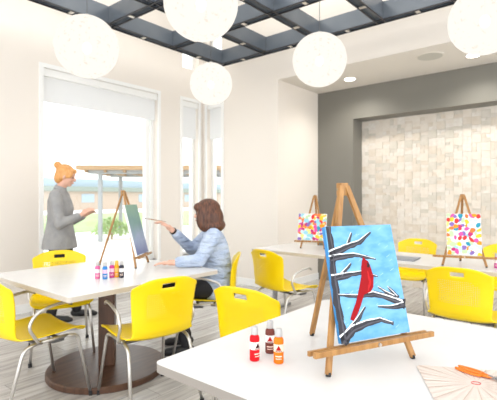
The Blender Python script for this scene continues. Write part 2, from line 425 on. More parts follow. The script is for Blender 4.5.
# globes
def make_globe(label, loc):
    t = thing('globe_pendant', label, 'pendant lamp', loc, 0, 'round globe pendant lamps')
    g = B(); ell(g, (0,0,0), (0.25,0.25,0.245), 40); obj('lamp_shade', g, M['shade'], t, True)
    s = B(); ell(s, (0,0,-0.01), (0.035,0.035,0.045), 16); obj('bulb', s, M['bulb'], t, True)
    tube_bm = tube(B(), [(0,0,0.03), (0,0,CE-loc[2])], 0.0028, 6); obj('cord', tube_bm, M['dgrey'], t)
    c = B(); tube(c, [(0,0,CE-loc[2]-0.02), (0,0,CE-loc[2])], 0.05, 20); obj('ceiling_rose', c, M['trim'], t)
    h = B(); tube(h, [(0,0,0.235), (0,0,0.262)], 0.02, 12); obj('lamp_cap', h, M['steel'], t)
    return t
def onray(px, py, t):
    p = (FW + RT*((px-CX)/FPX))*t
    return (p.x, p.y, EYE - (py-HY)/FPX*t)
for px, py, t, lb in ((87, 47, 3.44, 'glowing white globe lamp at the left, above the large window'),
                      (201, 3.5, 2.88, 'glowing white globe lamp cut by the top edge, second from the left'),
                      (211, 84, 5.05, 'smallest, farthest glowing globe lamp, in front of the corner window'),
                      (319.5, 60, 3.97, 'glowing white globe lamp in front of the soffit corner, second from the right'),
                      (485, 20, 3.10, 'glowing white mottled globe lamp at the far right')):
    make_globe(lb, onray(px, py, t))
# downlights and speaker
def downlight(x, y, label):
    t = thing('downlight', label, 'downlight', (x, y, SO), 0, 'recessed downlights in the soffit')
    r = B(); tube(r, [(0,0,-0.006), (0,0,0.0)], 0.088, 28); obj('trim_ring', r, M['trim'], t)
    l = B(); tube(l, [(0,0,-0.009), (0,0,-0.0062)], 0.07, 28); obj('lens', l, M['down'], t)
def downlamp(x, y):
    d = bpy.data.lights.new('downlight_lamp', 'SPOT'); d.energy = 45; d.spot_size = math.radians(150); d.spot_blend = 0.9; d.shadow_soft_size = 0.07; d.color = (1, 0.95, 0.87)
    o = bpy.data.objects.new('downlight_lamp', d); C.objects.link(o); o.location = (x, y, SO-0.02)
for y in (2.74, 1.17): downlamp(5.53, y)
downlight(5.53, 2.74, 'round lit downlight in the soffit, left of the speaker grille')
downlight(5.53, 1.17, 'round lit downlight in the soffit, right of the speaker grille')
t = thing('ceiling_speaker', 'round off-white speaker grille in the soffit between the downlights', 'speaker', (5.24, 1.57, SO))
r = B(); tube(r, [(0,0,-0.008), (0,0,0)], 0.155, 32); obj('rim', r, M['soffit'], t)
r = B(); tube(r, [(0,0,-0.011), (0,0,-0.0082)], 0.138, 32); obj('grille', r, mat('perforated grille', (0.50,0.49,0.44), 0.6, noise=((0.58,0.56,0.5),(300,300,300),1)), t)
# ------------------------------------------------------------------ tables
def rounded_top(bm, x0, x1, y0, y1, z0, z1, r=0.03, mi=0, n=5):
    pts = []
    for cx, cy, a0 in ((x1-r, y1-r, 0), (x0+r, y1-r, 90), (x0+r, y0+r, 180), (x1-r, y0+r, 270)):
        for k in range(n+1):
            a = math.radians(a0+90*k/n); pts.append((cx+r*math.cos(a), cy+r*math.sin(a)))
    lo = [bm.verts.new((x, y, z0)) for x, y in pts]; hi = [bm.verts.new((x, y, z1)) for x, y in pts]
    N = len(pts)
    for f in [bm.faces.new(lo), bm.faces.new(hi)] + [bm.faces.new((lo[i], lo[(i+1)%N], hi[(i+1)%N], hi[i])) for i in range(N)]: f.material_index = mi
    return bm
def pedestal_table(label, x0, x1, y0, y1, edge='edgew', z=0.74):
    cx, cy = (x0+x1)/2, (y0+y1)/2
    t = thing('pedestal_table', label, 'table', (cx, cy, 0)); w_, d_ = (x1-x0)/2, (y1-y0)/2
    obj('tabletop', rounded_top(B(), -w_, w_, -d_, d_, z-0.003, z, 0.025), M['laminate'], t)
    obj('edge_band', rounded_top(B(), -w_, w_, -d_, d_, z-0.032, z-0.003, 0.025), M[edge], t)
    obj('post', box(B(), -0.058, 0.058, -0.058, 0.058, 0.045, z-0.05, 0.006, 0, Matrix.Rotation(math.radians(50), 4, 'Z')), M['walnut'], t)
    p = B(); box(p, -0.28, 0.28, -0.04, 0.04, z-0.055, z-0.032); box(p, -0.04, 0.04, -0.28, 0.28, z-0.054, z-0.033); obj('mounting_plate', p, M['dgrey'], t)
    d = B(); n = 64; R = [(0.0, 0), (0.425, 0), (0.43, 0.006), (0.43, 0.036), (0.422, 0.045)]
    rings = [[d.verts.new((r_*math.cos(2*PI*k/n), r_*math.sin(2*PI*k/n), z_)) for k in range(n)] for r_, z_ in R[1:]]
    for a, b_ in zip(rings, rings[1:]):
        for k in range(n): d.faces.new((a[k], a[(k+1)%n], b_[(k+1)%n], b_[k]))
    d.faces.new(rings[0]); d.faces.new(rings[-1])
    obj('base', d, M['walnut'], t)
    return t
M['edgew'] = mat('off white edge band', (0.56, 0.51, 0.44), 0.45)
pedestal_table('white square table on a round walnut base, where the seated woman paints', 1.20, 2.42, 2.31, 3.48)
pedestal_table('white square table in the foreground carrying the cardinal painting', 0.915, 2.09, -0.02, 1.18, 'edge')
def long_table(label, y0, y1, legs):
    x0, x1, z = 3.66, 4.42, 0.74; cx, cy = (x0+x1)/2, (y0+y1)/2; w_, d_ = (x1-x0)/2, (y1-y0)/2
    t = thing('work_table', label, 'table', (cx, cy, 0), 0, 'long white work tables')
    obj('tabletop', rounded_top(B(), -w_, w_, -d_, d_, z-0.003, z, 0.02), M['laminate'], t)
    obj('edge_band', rounded_top(B(), -w_, w_, -d_, d_, z-0.032, z-0.003, 0.02), M['edgew'], t)
    fr = B(); box(fr, -0.04, 0.04, -d_+0.2, d_-0.2, z-0.07, z-0.033)
    box(fr, -0.33, -0.22, legs[0]-cy-0.06, legs[0]-cy+0.06, z-0.12, z-0.034, 0.004)
    obj('underframe', fr, M['mgrey'], t)
    for y in legs:
        y -= cy
        lg = B(); box(lg, -0.022, 0.022, y-0.02, y+0.02, 0.03, z-0.03, 0.004); box(lg, -0.29, 0.29, y-0.03, y+0.03, 0.0, 0.032, 0.006); box(lg, -0.3, 0.3, y-0.025, y+0.025, z-0.075, z-0.033)
        obj('leg', lg, M['mgrey'], t)
    return t
long_table('long white table behind the cardinal easel, carrying the easel at the grey wall corner', 1.71, 3.0, (2.02, 2.95))
long_table('long white table at the right, carrying the easel before the tiled wall', 0.38, 1.68, (1.58, 0.55))
# ------------------------------------------------------------------ chairs
def chair_shell():
    # profile (y, z) from the front lip to the top of the back
    prof = [(0.235,0.418),(0.225,0.440),(0.19,0.452),(0.12,0.452),(0.04,0.446),(-0.04,0.442),(-0.11,0.440),(-0.175,0.446),(-0.222,0.466),(-0.245,0.505),(-0.250,0.56),(-0.252,0.625),(-0.258,0.69),(-0.268,0.745),(-0.281,0.79),(-0.292,0.825)]
    dens = []
    for i in range(len(prof)-1):
        for k in range(3):
            t = k/3; dens.append(tuple(prof[i][j]*(1-t)+prof[i+1][j]*t for j in (0,1)))
    dens.append(prof[-1]); N = len(dens); nw = 30
    bm = B(); V = []
    for i, (y, z) in enumerate(dens):
        s = i/(N-1)
        if s < 0.45: hw = 0.228 + 0.012*math.sin(s/0.45*PI)
        elif s < 0.6: hw = 0.228 - 0.028*math.sin((s-0.45)/0.15*PI/2)
        else: hw = 0.200 + 0.030*((s-0.6)/0.4)
        back = max(0, min(1, (s-0.45)/0.15)); row = []
        # rounded corners
        top = max(0, (s-0.86)/0.14); fr = max(0, (0.10-s)/0.10)
        hw *= math.sqrt(max(0.0, 1-top**2.6*0.36)); hw *= 1-0.12*fr**2
        for j in range(nw+1):
            u = -1+2*j/nw; x = u*hw
            yy = y + back*0.045*(abs(u)**2.2); zz = z + (1-back)*(0.020*abs(u)**3 - 0.006*(1-u*u)*(1-fr))
            if i >= N-6: zz -= 0.035*(abs(u)**3.5)*((i-(N-7))/6)
            row.append(bm.verts.new((x, yy, zz)))
        V.append(row)
    for i in range(N-1):
        for j in range(nw):
            zc = (dens[i][1]+dens[i+1][1])/2; u = -1+(2*j+1)/nw
            if dens[i][0] < -0.25 and 0.765 < zc < 0.795 and abs(u) < 0.22: continue
            bm.faces.new((V[i][j], V[i+1][j], V[i+1][j+1], V[i][j+1]))
    bmesh.ops.recalc_face_normals(bm, faces=bm.faces)
    bmesh.ops.solidify(bm, geom=bm.faces[:], thickness=0.007)
    return bm
def make_chair():
    t = thing('armchair', '', 'chair', (0,0,0), 0)
    obj('seat_shell', chair_shell(), M['yellow'], t, True)
    for s in (-1, 1):
        lf = obj('leg', tube(B(), smooth_path([(s*0.235,0.262,0.012),(s*0.205,0.185,0.415),(s*0.203,0.10,0.424)], 0.05), 0.0105), M['steel'], t, True)
        obj('foot_glide', tube(B(), [(s*0.235,0.262,0.0),(s*0.235,0.261,0.03)], 0.0145, 12), M['black'], lf)
        lr = obj('leg', tube(B(), smooth_path([(s*0.235,-0.275,0.012),(s*0.205,-0.155,0.405),(s*0.203,-0.06,0.424)], 0.05), 0.0105), M['steel'], t, True)
        obj('foot_glide', tube(B(), [(s*0.235,-0.275,0.0),(s*0.234,-0.270,0.03)], 0.0145, 12), M['black'], lr)
        obj('seat_rail', tube(B(), [(s*0.203,0.12,0.424),(s*0.203,-0.08,0.424)], 0.0107), M['steel'], t, True)
        ar = obj('armrest', tube(B(), smooth_path([(s*0.206,-0.05,0.420),(s*0.243,-0.085,0.435),(s*0.250,-0.150,0.54),(s*0.250,-0.11,0.612),(s*0.248,0.00,0.645),(s*0.246,0.09,0.652),(s*0.238,0.125,0.630)], 0.06), 0.0098), M['steel'], t, True)
    cb = B(); tube(cb, [(-0.2,0.07,0.418),(0.2,0.07,0.418)], 0.010); tube(cb, [(-0.2,-0.07,0.418),(0.2,-0.07,0.418)], 0.010)
    obj('cross_bar', cb, M['dgrey'], t)
    pd = B(); box(pd, -0.1, 0.1, -0.09, 0.09, 0.418, 0.432, 0.004); box(pd, 0.15, 0.2, 0.02, 0.10, 0.395, 0.42, 0.004); box(pd, -0.2, -0.15, 0.02, 0.10, 0.395, 0.42, 0.004); obj('seat_bracket', pd, M['dgrey'], t)
    return t
proto = make_chair()
def yaw(f): return math.atan2(-f[0], f[1])
CH = [((1.235, 2.83), (1, 0.03), 'yellow chair cut by the left edge, side on to the painting table'),
      ((1.77, 3.53), (-0.40, -0.92), 'yellow chair behind the painting table, in front of the standing woman'),
      ((1.72, 2.27), (0.20, 0.98), 'yellow chair with its back to us at the near side of the painting table'),
      ((3.38, 2.36), (0.98, -0.2), 'yellow chair turned towards the long white table near the room corner'),
      ((1.99, 1.50), (1.0, 0.06), 'yellow chair standing behind the foreground table, only its back showing'),
      ((2.62, 2.64), (-0.66, 0.75), 'yellow chair the seated woman sits on'),
      ((4.83, 1.66), (-1, 0), 'yellow chair behind the right long table, just right of the cardinal painting'),
      ((4.85, 0.76), (-1, 0), 'yellow chair behind the long table, cut by the right edge beside the easel'),
      ((3.43, 0.77), (1, 0), 'large perforated yellow chair back in front of the right long table')]
for i, (p, f, lb) in enumerate(CH):
    c = proto if i == 0 else copy_tree(proto)
    c.location = (p[0], p[1], 0); c.rotation_euler = (0, 0, yaw(f)); c['label'] = lb; c['category'] = 'chair'; c['group'] = 'yellow moulded armchairs'
# ------------------------------------------------------------------ easels
EH, EB = 0.612, 0.155                 # apex height and how far it leans back
TILT = math.atan2(EB, EH)
def make_easel(ledge=0.53, ledge_x=0.0, spread=0.18):
    t = thing('tabletop_easel', '', 'easel')
    def stick(a, b, wd, th, name, face=(0,1,0)):
        a, b = Vector(a), Vector(b); d = (b-a); L = d.length; z = d.normalized(); y = Vector(face); x = y.cross(z).normalized(); y = z.cross(x)
        mt = Matrix((( x.x, y.x, z.x, a.x), (x.y, y.y, z.y, a.y), (x.z, y.z, z.z, a.z), (0,0,0,1)))
        return box(B(), -wd/2, wd/2, -th/2, th/2, 0, L, 0.002, 0, mt)
    for s in (-1, 1):
        l = obj('front_leg', stick((s*spread, 0, 0.006), (s*0.012, EB, EH), 0.020, 0.013, ''), M['oak'], t)
        obj('rubber_foot', tube(B(), [(s*spread, 0, 0), (s*spread*0.985, 0.002, 0.012)], 0.009, 10), M['black'], l)
    l = obj('back_leg', stick((0, EB+0.21, 0.006), (0, EB+0.014, EH-0.01), 0.020, 0.013, ''), M['oak'], t)
    obj('rubber_foot', tube(B(), [(0, EB+0.21, 0), (0, EB+0.208, 0.012)], 0.009, 10), M['black'], l)
    hd = B(); box(hd, -0.017, 0.017, EB-0.006, EB+0.024, EH-0.035, EH+0.012, 0.003); obj('head_block', hd, M['oak'], t)
    bo = B(); tube(bo, [(-0.026, EB+0.006, EH-0.012), (0.026, EB+0.006, EH-0.012)], 0.0045, 10); obj('bolt', bo, M['brass'], t)
    y0 = EB*0.08/EH; lg = B()
    x0, x1 = ledge_x-ledge/2, ledge_x+ledge/2
    box(lg, x0, x1, y0-0.052, y0-0.038, 0.076, 0.094, 0.002)         # front lip
    box(lg, x0+0.0, x1-0.0, y0-0.018, y0-0.006, 0.072, 0.088, 0.002)  # rear bar
    for x in (x0+0.05, ledge_x, x1-0.05): box(lg, x-0.008, x+0.008, y0-0.04, y0-0.01, 0.074, 0.084)
    lo = obj('ledge', lg, M['oak'], t)
    bo = B(); tube(bo, [(ledge_x, y0-0.058, 0.085), (ledge_x, y0-0.045, 0.085)], 0.006, 12); obj('bolt', bo, M['steel'], lo)
    return t
def place_easel(kw, loc, th, label, sc=1.0):
    e = make_easel(**kw); e['label'] = label; e['group'] = 'wooden tabletop easels'
    e.location = loc; e.scale = (sc, sc, sc); e.rotation_euler = (0, 0, math.radians(th)); return e
ZT = 0.7402
def canvas(name, loc, th, w_, h_, cx, label, pic, side, cat='painting'):
    """stretched canvas standing on an easel's ledge; local x right, z up the canvas, front -y"""
    t = thing(name, label, cat)
    R = Matrix.Rotation(math.radians(th), 4, 'Z')
    base = Vector((cx, EB*0.095/EH - 0.021, 0.0955))
    t.matrix_world = Matrix.Translation(Vector(loc)) @ R @ Matrix.Translation(base) @ Matrix.Rotation(-TILT, 4, 'X')
    bd = B(); box(bd, -w_/2, w_/2, -0.009, 0.009, 0, h_, 0.0015); obj('canvas_body', bd, side, t)
    pic(t, w_, h_, -0.0093)
    return t
def poly(bm, pts, y, mi):
    vs = [bm.verts.new((x, y, z)) for x, z in pts]; f = bm.faces.new(vs); f.material_index = mi; return f
def stroke(bm, pts, wds, y, mi, rag=0.0, rnd=None):
    """tapered brush stroke along pts in the plane"""
    P = []; n = 4
    for i in range(len(pts)-1):
        for k in range(n):
            t = k/n; P.append((pts[i][0]*(1-t)+pts[i+1][0]*t, pts[i][1]*(1-t)+pts[i+1][1]*t, wds[i]*(1-t)+wds[i+1]*t))
    P.append((*pts[-1], wds[-1])); L = []; R_ = []
    for i, (x, z, w_) in enumerate(P):
        a = P[max(i-1,0)]; b_ = P[min(i+1,len(P)-1)]; dx, dz = b_[0]-a[0], b_[1]-a[1]; l = math.hypot(dx, dz) or 1
        nx, nz = -dz/l, dx/l; j1 = 1+(rnd.uniform(-rag, rag) if rnd else 0); j2 = 1+(rnd.uniform(-rag, rag) if rnd else 0)
        L.append(bm.verts.new((x+nx*w_/2*j1, y, z+nz*w_/2*j1))); R_.append(bm.verts.new((x-nx*w_/2*j2, y, z-nz*w_/2*j2)))
    for i in range(len(P)-1):
        f = bm.faces.new((L[i], L[i+1], R_[i+1], R_[i])); f.material_index = mi
def pic_cardinal(t, w_, h_, y):
    rnd = random.Random(3)
    def inv(x, yy):
        u, v = 0.5, 0.5
        for _ in range(12):
            v = (yy-25+10*u)/(370-23*u); u = (x-22-53*v)/(200+5*v)
        u = min(max(u, 0.0), 1.0); v = min(max(v, 0.0), 1.0)
        return ((u-0.5)*w_, (1-v)*h_)
    sc = w_/202
    sky = mat('blue painted sky', (0.115,0.33,0.60), 0.8, noise=((0.20,0.45,0.70), (16,16,34), 4), spec=0.1); 
    mats = [sky, paint(58,58,64), paint(240,244,248), paint(150,10,20), paint(50,25,30), paint(84,84,92), paint(185,28,34), paint(160,200,228)]
    bm = B(); poly(bm, [(-w_/2,0.0003),(w_/2,0.0003),(w_/2,h_),(-w_/2,h_)], y, 0)
    for k in range(70):   # loose sky strokes
        x = rnd.uniform(-w_/2+0.02, w_/2-0.02); z = rnd.uniform(0.01, h_*0.97); l = rnd.uniform(0.008, 0.02)
        if rnd.random() < 0.45: stroke(bm, [(x-l*0.5,z-l*0.25),(x+l*0.5,z+l*0.25)], [0.0012, 0.0018], y-0.0002, 7, 0.5, rnd)
    br = [([(32,25),(44,105),(51,190),(62,270),(72,330),(84,394)], [13,16,17,17,17,18]),
          ([(42,118),(85,94),(125,76),(158,42)], [16,13,9,4]), ([(90,84),(100,45)], [8,4]),
          ([(42,132),(70,124),(110,118),(140,124),(174,132)], [15,12,9,7,3]),
          ([(50,194),(90,183),(135,175),(180,188)], [15,11,8,3]), ([(72,186),(100,146)], [9,4]),
          ([(66,246),(120,251),(170,243),(220,258),(268,276)], [4,9,11,13,18]), ([(182,222),(205,238),(236,254)], [5,7,10]), ([(212,222),(245,256)],[5,9]),
          ([(180,283),(225,286),(268,277)], [4,9,12]),
          ([(78,388),(108,352),(150,333),(190,324),(228,336)], [20,15,12,10,7]), ([(100,352),(120,325),(142,284)], [11,9,4])]
    for pts, wd in br:
        Q = [inv(*p) for p in pts]; W = [a*sc*1.2 for a in wd]
        stroke(bm, Q, W, y-0.0004, 1, 0.25, rnd)
        if pts[0] != (32,25):
            up = [(p[0]-0.28*ww, p[1]+0.42*ww) for p, ww in zip(Q, W)]
            stroke(bm, up, [max(a*0.20, 0.0015) for a in W], y-0.0006, 2, 0.4, rnd)
            stroke(bm, [(p[0], p[1]-0.15*ww) for p, ww in zip(Q, W)], [a*0.22 for a in W], y-0.0006, 5, 0.5, rnd)
        else:
            stroke(bm, [(p[0]+0.15*ww, p[1]) for p, ww in zip(Q, W)], [a*0.18 for a in W], y-0.0006, 5, 0.6, rnd)
    bird = [(135,124),(143,134),(150,138),(156,152),(160,165),(167,190),(166,222),(158,237),(146,242),(138,246),(130,275),(120,305),(108,327),(98,322),(103,302),(114,270),(120,243),(125,215),(130,185),(129,160),(131,140)]
    poly(bm, [inv(*p) for p in bird], y-0.0009, 3)
    poly(bm, [inv(*p) for p in [(147,141),(155,150),(154,160),(147,158)]], y-0.0011, 4)
    stroke(bm, [inv(*p) for p in [(148,170),(156,205),(150,235)]], [3*sc,8*sc,3*sc], y-0.0011, 6, 0.3, rnd)
    o = obj('painted_picture', bm, mats, t); o['label'] = 'red cardinal on snowy grey branches against blue sky'
def pic_abstract(seed):
    def f(t, w_, h_, y):
        rnd = random.Random(seed)
        cols = [(225,62,62),(246,150,40),(250,200,60),(50,150,180),(220,90,165),(135,110,185),(150,210,225),(238,125,70),(190,215,170),(190,60,120),(240,225,140),(200,225,235)]
        mats = [mat('white ground', (0.85,0.86,0.86), 0.5)] + [paint(*c) for c in cols]
        bm = B(); poly(bm, [(-w_/2,0.0003),(w_/2,0.0003),(w_/2,h_),(-w_/2,h_)], y, 0); n = 9; lay = 0
        cells = [(i, j) for i in range(n) for j in range(n)]; rnd.shuffle(cells)
        for i, j in cells:
            if rnd.random() < 0.12: continue
            cx = -w_/2 + (i+0.5+rnd.uniform(-.3,.3))*w_/n; cz = (j+0.5+rnd.uniform(-.3,.3))*h_/n; lay += 1
            a = rnd.uniform(0.55, 1.05)*w_/n; b_ = rnd.uniform(0.4, 0.75)*w_/n; th = rnd.uniform(0, PI); pts = []
            for k in range(12):
                q = 2*PI*k/12; rr = rnd.uniform(0.8, 1.1); x = a*math.cos(q)*rr; z = b_*math.sin(q)*rr
                X = cx+x*math.cos(th)-z*math.sin(th); Z = cz+x*math.sin(th)+z*math.cos(th)
                pts.append((min(max(X, -w_/2), w_/2), min(max(Z, 0.0005), h_)))
            poly(bm, pts, y-0.0003-lay*0.00001, rnd.randint(1, len(cols)))
        obj('painted_picture', bm, mats, t)
    return f
def pic_green(t, w_, h_, y):
    m = mat('green and violet paint', (0.2,0.3,0.3), 0.5); nt = m.node_tree; b_ = nt.nodes['Principled BSDF']
    tc = nt.nodes.new('ShaderNodeTexCoord'); s = nt.nodes.new('ShaderNodeSeparateXYZ'); n = nt.nodes.new('ShaderNodeTexNoise'); n.inputs['Scale'].default_value = 9
    a = nt.nodes.new('ShaderNodeMath'); a.operation = 'MULTIPLY_ADD'; a.inputs[1].default_value = 0.35
    d = nt.nodes.new('ShaderNodeMath'); d.operation = 'DIVIDE'; d.inputs[1].default_value = h_*1.4
    r = nt.nodes.new('ShaderNodeValToRGB'); e = r.color_ramp.elements
    e[0].position = 0.1; e[0].color = (0.13,0.15,0.33,1); e[1].position = 0.95; e[1].color = (0.24,0.38,0.27,1)
    x = e.new(0.4); x.color = (0.30,0.36,0.50,1); x = e.new(0.65); x.color = (0.16,0.29,0.27,1)
    nt.links.new(tc.outputs['Object'], s.inputs[0]); nt.links.new(tc.outputs['Object'], n.inputs['Vector'])
    nt.links.new(s.outputs['Z'], d.inputs[0]); nt.links.new(n.outputs[0], a.inputs[0]); nt.links.new(d.outputs[0], a.inputs[2]); nt.links.new(a.outputs[0], r.inputs[0]); nt.links.new(r.outputs[0], b_.inputs['Base Color'])
    bm = B(); poly(bm, [(-w_/2,0.0003),(w_/2,0.0003),(w_/2,h_),(-w_/2,h_)], y, 0); obj('painted_picture', bm, m, t)
M['bluecanvas'] = mat('blue painted canvas side', (0.04,0.24,0.55), 0.7)
E1 = (1.352, 0.587, ZT); place_easel(dict(ledge=0.505, spread=0.182), E1, -25, 'large wooden tabletop easel in the foreground holding the cardinal painting', 0.985)
canvas('cardinal_painting', Vector(E1)-Vector((0,0,0.001)), -25, 0.292, 0.378, 0.014, 'painting of a red bird on snowy branches, blue background', pic_cardinal, M['bluecanvas'])
E2 = (4.08, 2.47, ZT); place_easel(dict(ledge=0.42, spread=0.14), E2, -70, 'wooden tabletop easel before the grey wall corner, holding a square abstract', 0.95)
canvas('abstract_painting', Vector(E2)-Vector((0,0,0.0045)), -70, 0.315, 0.30, -0.01, 'square abstract canvas of orange, red and blue dabs, at the grey wall corner', pic_abstract(5), M['canvas'])
E3 = (3.80, 0.87, ZT); place_easel(dict(ledge=0.50, spread=0.17), E3, -72, 'wooden tabletop easel in front of the tiled wall at the right', 0.95)
canvas('abstract_painting', Vector(E3)-Vector((0,0,0.0045)), -72, 0.255, 0.345, 0.0, 'abstract canvas of pink, violet and yellow dabs before the tiled wall', pic_abstract(11), M['canvas'])
E4 = (2.17, 2.95, ZT); place_easel(dict(ledge=0.34, spread=0.165), E4, 36, 'slender wooden easel seen edge on beside the large window')
canvas('landscape_painting', E4, 36, 0.30, 0.42, 0.0, 'dark green and violet canvas the seated woman is painting', pic_green, M['canvas'])
# ------------------------------------------------------------------ paint bottles
def bottle(px, py, body, label, lab=None, logo=None, cap=(0.85,0.84,0.83), rz=0.0, labelfull=True, capm=None):
    p = at(px, py, ZT); t = thing('paint_bottle', label, 'paint bottle', p, math.atan2(-p.y, -p.x)+PI/2+rz, 'small acrylic paint bottles')
    def lathe(pr, n=24):
        bm = B(); R = [[bm.verts.new((r_*math.cos(2*PI*k/n), r_*math.sin(2*PI*k/n), z_)) for k in range(n)] for r_, z_ in pr]
        for a, b_ in zip(R, R[1:]):
            for k in range(n): bm.faces.new((a[k], a[(k+1)%n], b_[(k+1)%n], b_[k]))
        bm.faces.new(R[0]); bm.faces.new(R[-1]); return bm
    obj('bottle_body', lathe([(0.0155,0),(0.017,0.003),(0.017,0.076),(0.0155,0.083),(0.011,0.088),(0.0105,0.090)]), body, t, True)
    obj('cap', lathe([(0.0125,0.0895),(0.0130,0.092),(0.0122,0.112),(0.0105,0.116),(0.004,0.1165)]), capm or M['capw'], t, True)
    def wrap(z0, z1, a0, a1, r_, m, name, shape=None):
        bm = B(); n = 14
        lo = [bm.verts.new((r_*math.sin(a0+(a1-a0)*k/n), -r_*math.cos(a0+(a1-a0)*k/n), z0)) for k in range(n+1)]
        hi = [bm.verts.new((r_*math.sin(a0+(a1-a0)*k/n), -r_*math.cos(a0+(a1-a0)*k/n), (shape(k/n)*(z1-z0)+z0) if shape else z1)) for k in range(n+1)]
        for k in range(n): bm.faces.new((lo[k], lo[k+1], hi[k+1], hi[k]))
        return bm
    if lab:
        l = obj('paper_label', wrap(0.040, 0.066, -PI*0.8, PI*0.8, 0.01725, lab, ''), lab, t, True)
        if logo:
            obj('emblem', wrap(0.046, 0.064, -0.55, 0.55, 0.0175, logo, '', lambda s: max(0.03, 1-abs(s-0.5)*2)), logo, l, True)
            tx = B(); 
            bm = wrap(0.0415, 0.0445, -0.7, 0.7, 0.0175, logo, ''); obj('text_line', bm, logo2, l, True)
        bm = wrap(0.016, 0.019, -0.6, 0.6, 0.0173, logo, ''); 
        b2 = wrap(0.024, 0.028, -0.7, 0.7, 0.0173, logo, '')
        o = obj('printed_text', bm, pale, t, True); o2 = obj('printed_text', b2, pale, t, True)
M['capw'] = mat('translucent white cap', (0.50,0.49,0.48), 0.35)
logo2 = paint(150,110,100); pale = paint(245,220,205); wht = paint(246,240,236)
bottle(254.6, 360.0, paint(214,24,34), 'red paint bottle on the foreground table, left of the brown and orange ones', wht, paint(60,20,25), rz=0.7)
bottle(270.0, 352.5, paint(120,66,58), 'brown paint bottle on the foreground table, farthest of the three', wht, paint(190,20,30))
bottle(278.6, 362.5, paint(236,122,28), 'orange paint bottle on the foreground table, nearest of the three', paint(248,226,200), paint(170,20,25))
bottle(97.5, 278.5, paint(235,110,160), 'pink paint bottle, leftmost on the painting table', wht, None)
bottle(105.0, 279.0, paint(60,130,200), 'blue paint bottle on the painting table, right beside the pink one', paint(230,190,215), None)
bottle(111.8, 277.5, paint(205,70,140), 'magenta paint bottle on the painting table, between blue and yellow', paint(240,200,215), None)
bottle(116.6, 277.0, paint(250,180,40), 'yellow orange paint bottle on the painting table', paint(250,200,120), None, capm=paint(245,190,90))
bottle(121.5, 277.5, paint(60,60,72), 'dark grey paint bottle, rightmost on the painting table', wht, None)
bottle(496.5, 268.0, paint(200,70,150), 'magenta paint bottle on the right long table, cut by the right edge', wht, None)
# ------------------------------------------------------------------ paper, scissors, folder
P1 = at(416, 365.5, ZT); dA = (at(434, 400, ZT)-P1).normalized(); dB = Vector((-dA.y, dA.x, 0)); dB = dB if dB.dot(RT) > 0 else -dB
ang = math.atan2(dB.y, dB.x)
t = thing('paper_sheet', 'cream paper sheet with radiating pleats lying under the orange scissors', 'paper', P1, ang)
bm = B(); W_, H_ = 0.34, 0.30; cxp, cyp = None, None
ctr = at(476, 384, ZT)-P1; cxp = ctr.dot(dB); cyp = ctr.dot(Vector((-dB.y, dB.x, 0)))
sgn = 1 if dA.dot(Vector((-dB.y, dB.x, 0))) > 0 else -1
n = 72; rim = []
for k in range(n):
    a = 2*PI*k/n; dx, dy = math.cos(a), math.sin(a); ts = []
    if dx > 1e-6: ts.append((W_-cxp)/dx)
    if dx < -1e-6: ts.append(-cxp/dx)
    y_lo, y_hi = (0, H_) if sgn > 0 else (-H_, 0)
    if dy > 1e-6: ts.append((y_hi-cyp)/dy)
    if dy < -1e-6: ts.append((y_lo-cyp)/dy)
    q = min(ts); z = 0.0012 + (0.0022 if k % 2 else 0)
    rim.append(((cxp+dx*0.028, cyp+dy*0.028, 0.0018), (cxp+dx*q, cyp+dy*q, z)))
inn = [bm.verts.new(a) for a, _ in rim]; out = [bm.verts.new(b_) for _, b_ in rim]
for k in range(n): bm.faces.new((inn[k], inn[(k+1)%n], out[(k+1)%n], out[k]))
bm.faces.new(inn)
o = obj('pleated_sheet', bm, mat('pleated cream paper', (0.66,0.565,0.50), 0.7), t)
bm = B(); nn = 30
for k in range(n):
    if k % 4: continue
    a = Vector(rim[k][0]); b_ = Vector(rim[k][1]); s = Vector((-(b_-a).y, (b_-a).x, 0)).normalized()*0.0014; u = Vector((0,0,0.0008))
    bm.faces.new([bm.verts.new(v) for v in (a-s*0.4+u, a+s*0.4+u, b_+s+u, b_-s+u)])
obj('pleat_line', bm, mat('tan crease', (0.50,0.38,0.30), 0.7), t)
bm = B(); tube(bm, [(cxp+0.013*math.cos(2*PI*k/nn), cyp+0.010*math.sin(2*PI*k/nn), 0.0030) for k in range(nn+1)], 0.0010, 6)
obj('drawn_ring', bm, paint(205,90,90), t)
# scissors
A_ = at(457.5, 369, ZT); Bq = at(505, 384.5, ZT); dS = (Bq-A_); L = dS.length; an = math.atan2(dS.y, dS.x)
t = thing('scissors', 'closed scissors with orange handles lying on the cream paper', 'scissors', A_+Vector((0,0,0.0045)), an)
for s in (-1, 1):
    hb = B(); hl = 0.078; pts = []
    for k in range(21):
        q = 2*PI*k/20; pts.append((hl*0.5+hl*0.5*math.cos(q), s*0.0105+0.0085*math.sin(q)*(1.0+0.25*math.cos(q)), 0.003+0.0005*s))
    tube(hb, pts, 0.0042, 8, 0.8); tube(hb, [(hl*0.9, s*0.009, 0.004), (hl+0.02, s*0.004, 0.004), (hl+0.034, 0, 0.004)], [0.006,0.006,0.004], 8, 0.6)
    obj('handle', hb, M['orange_pl'], t, True)
    bl = B(); x0 = hl+0.018; y1 = s*0.001
    vs = [(x0, s*-0.006), (x0, s*0.006), (x0+0.03, s*0.0075), (x0+0.10, s*0.001), (x0+0.10, 0), (x0+0.03, s*-0.003)]
    lo = [bl.verts.new((x, y, 0.0045+0.0012*s)) for x, y in vs]; hi = [bl.verts.new((x, y, 0.0062+0.0012*s)) for x, y in vs]
    bl.faces.new(lo); bl.faces.new(hi)
    for k in range(6): bl.faces.new((lo[k], lo[(k+1)%6], hi[(k+1)%6], hi[k]))
    obj('blade', bl, M['mgrey'], t)
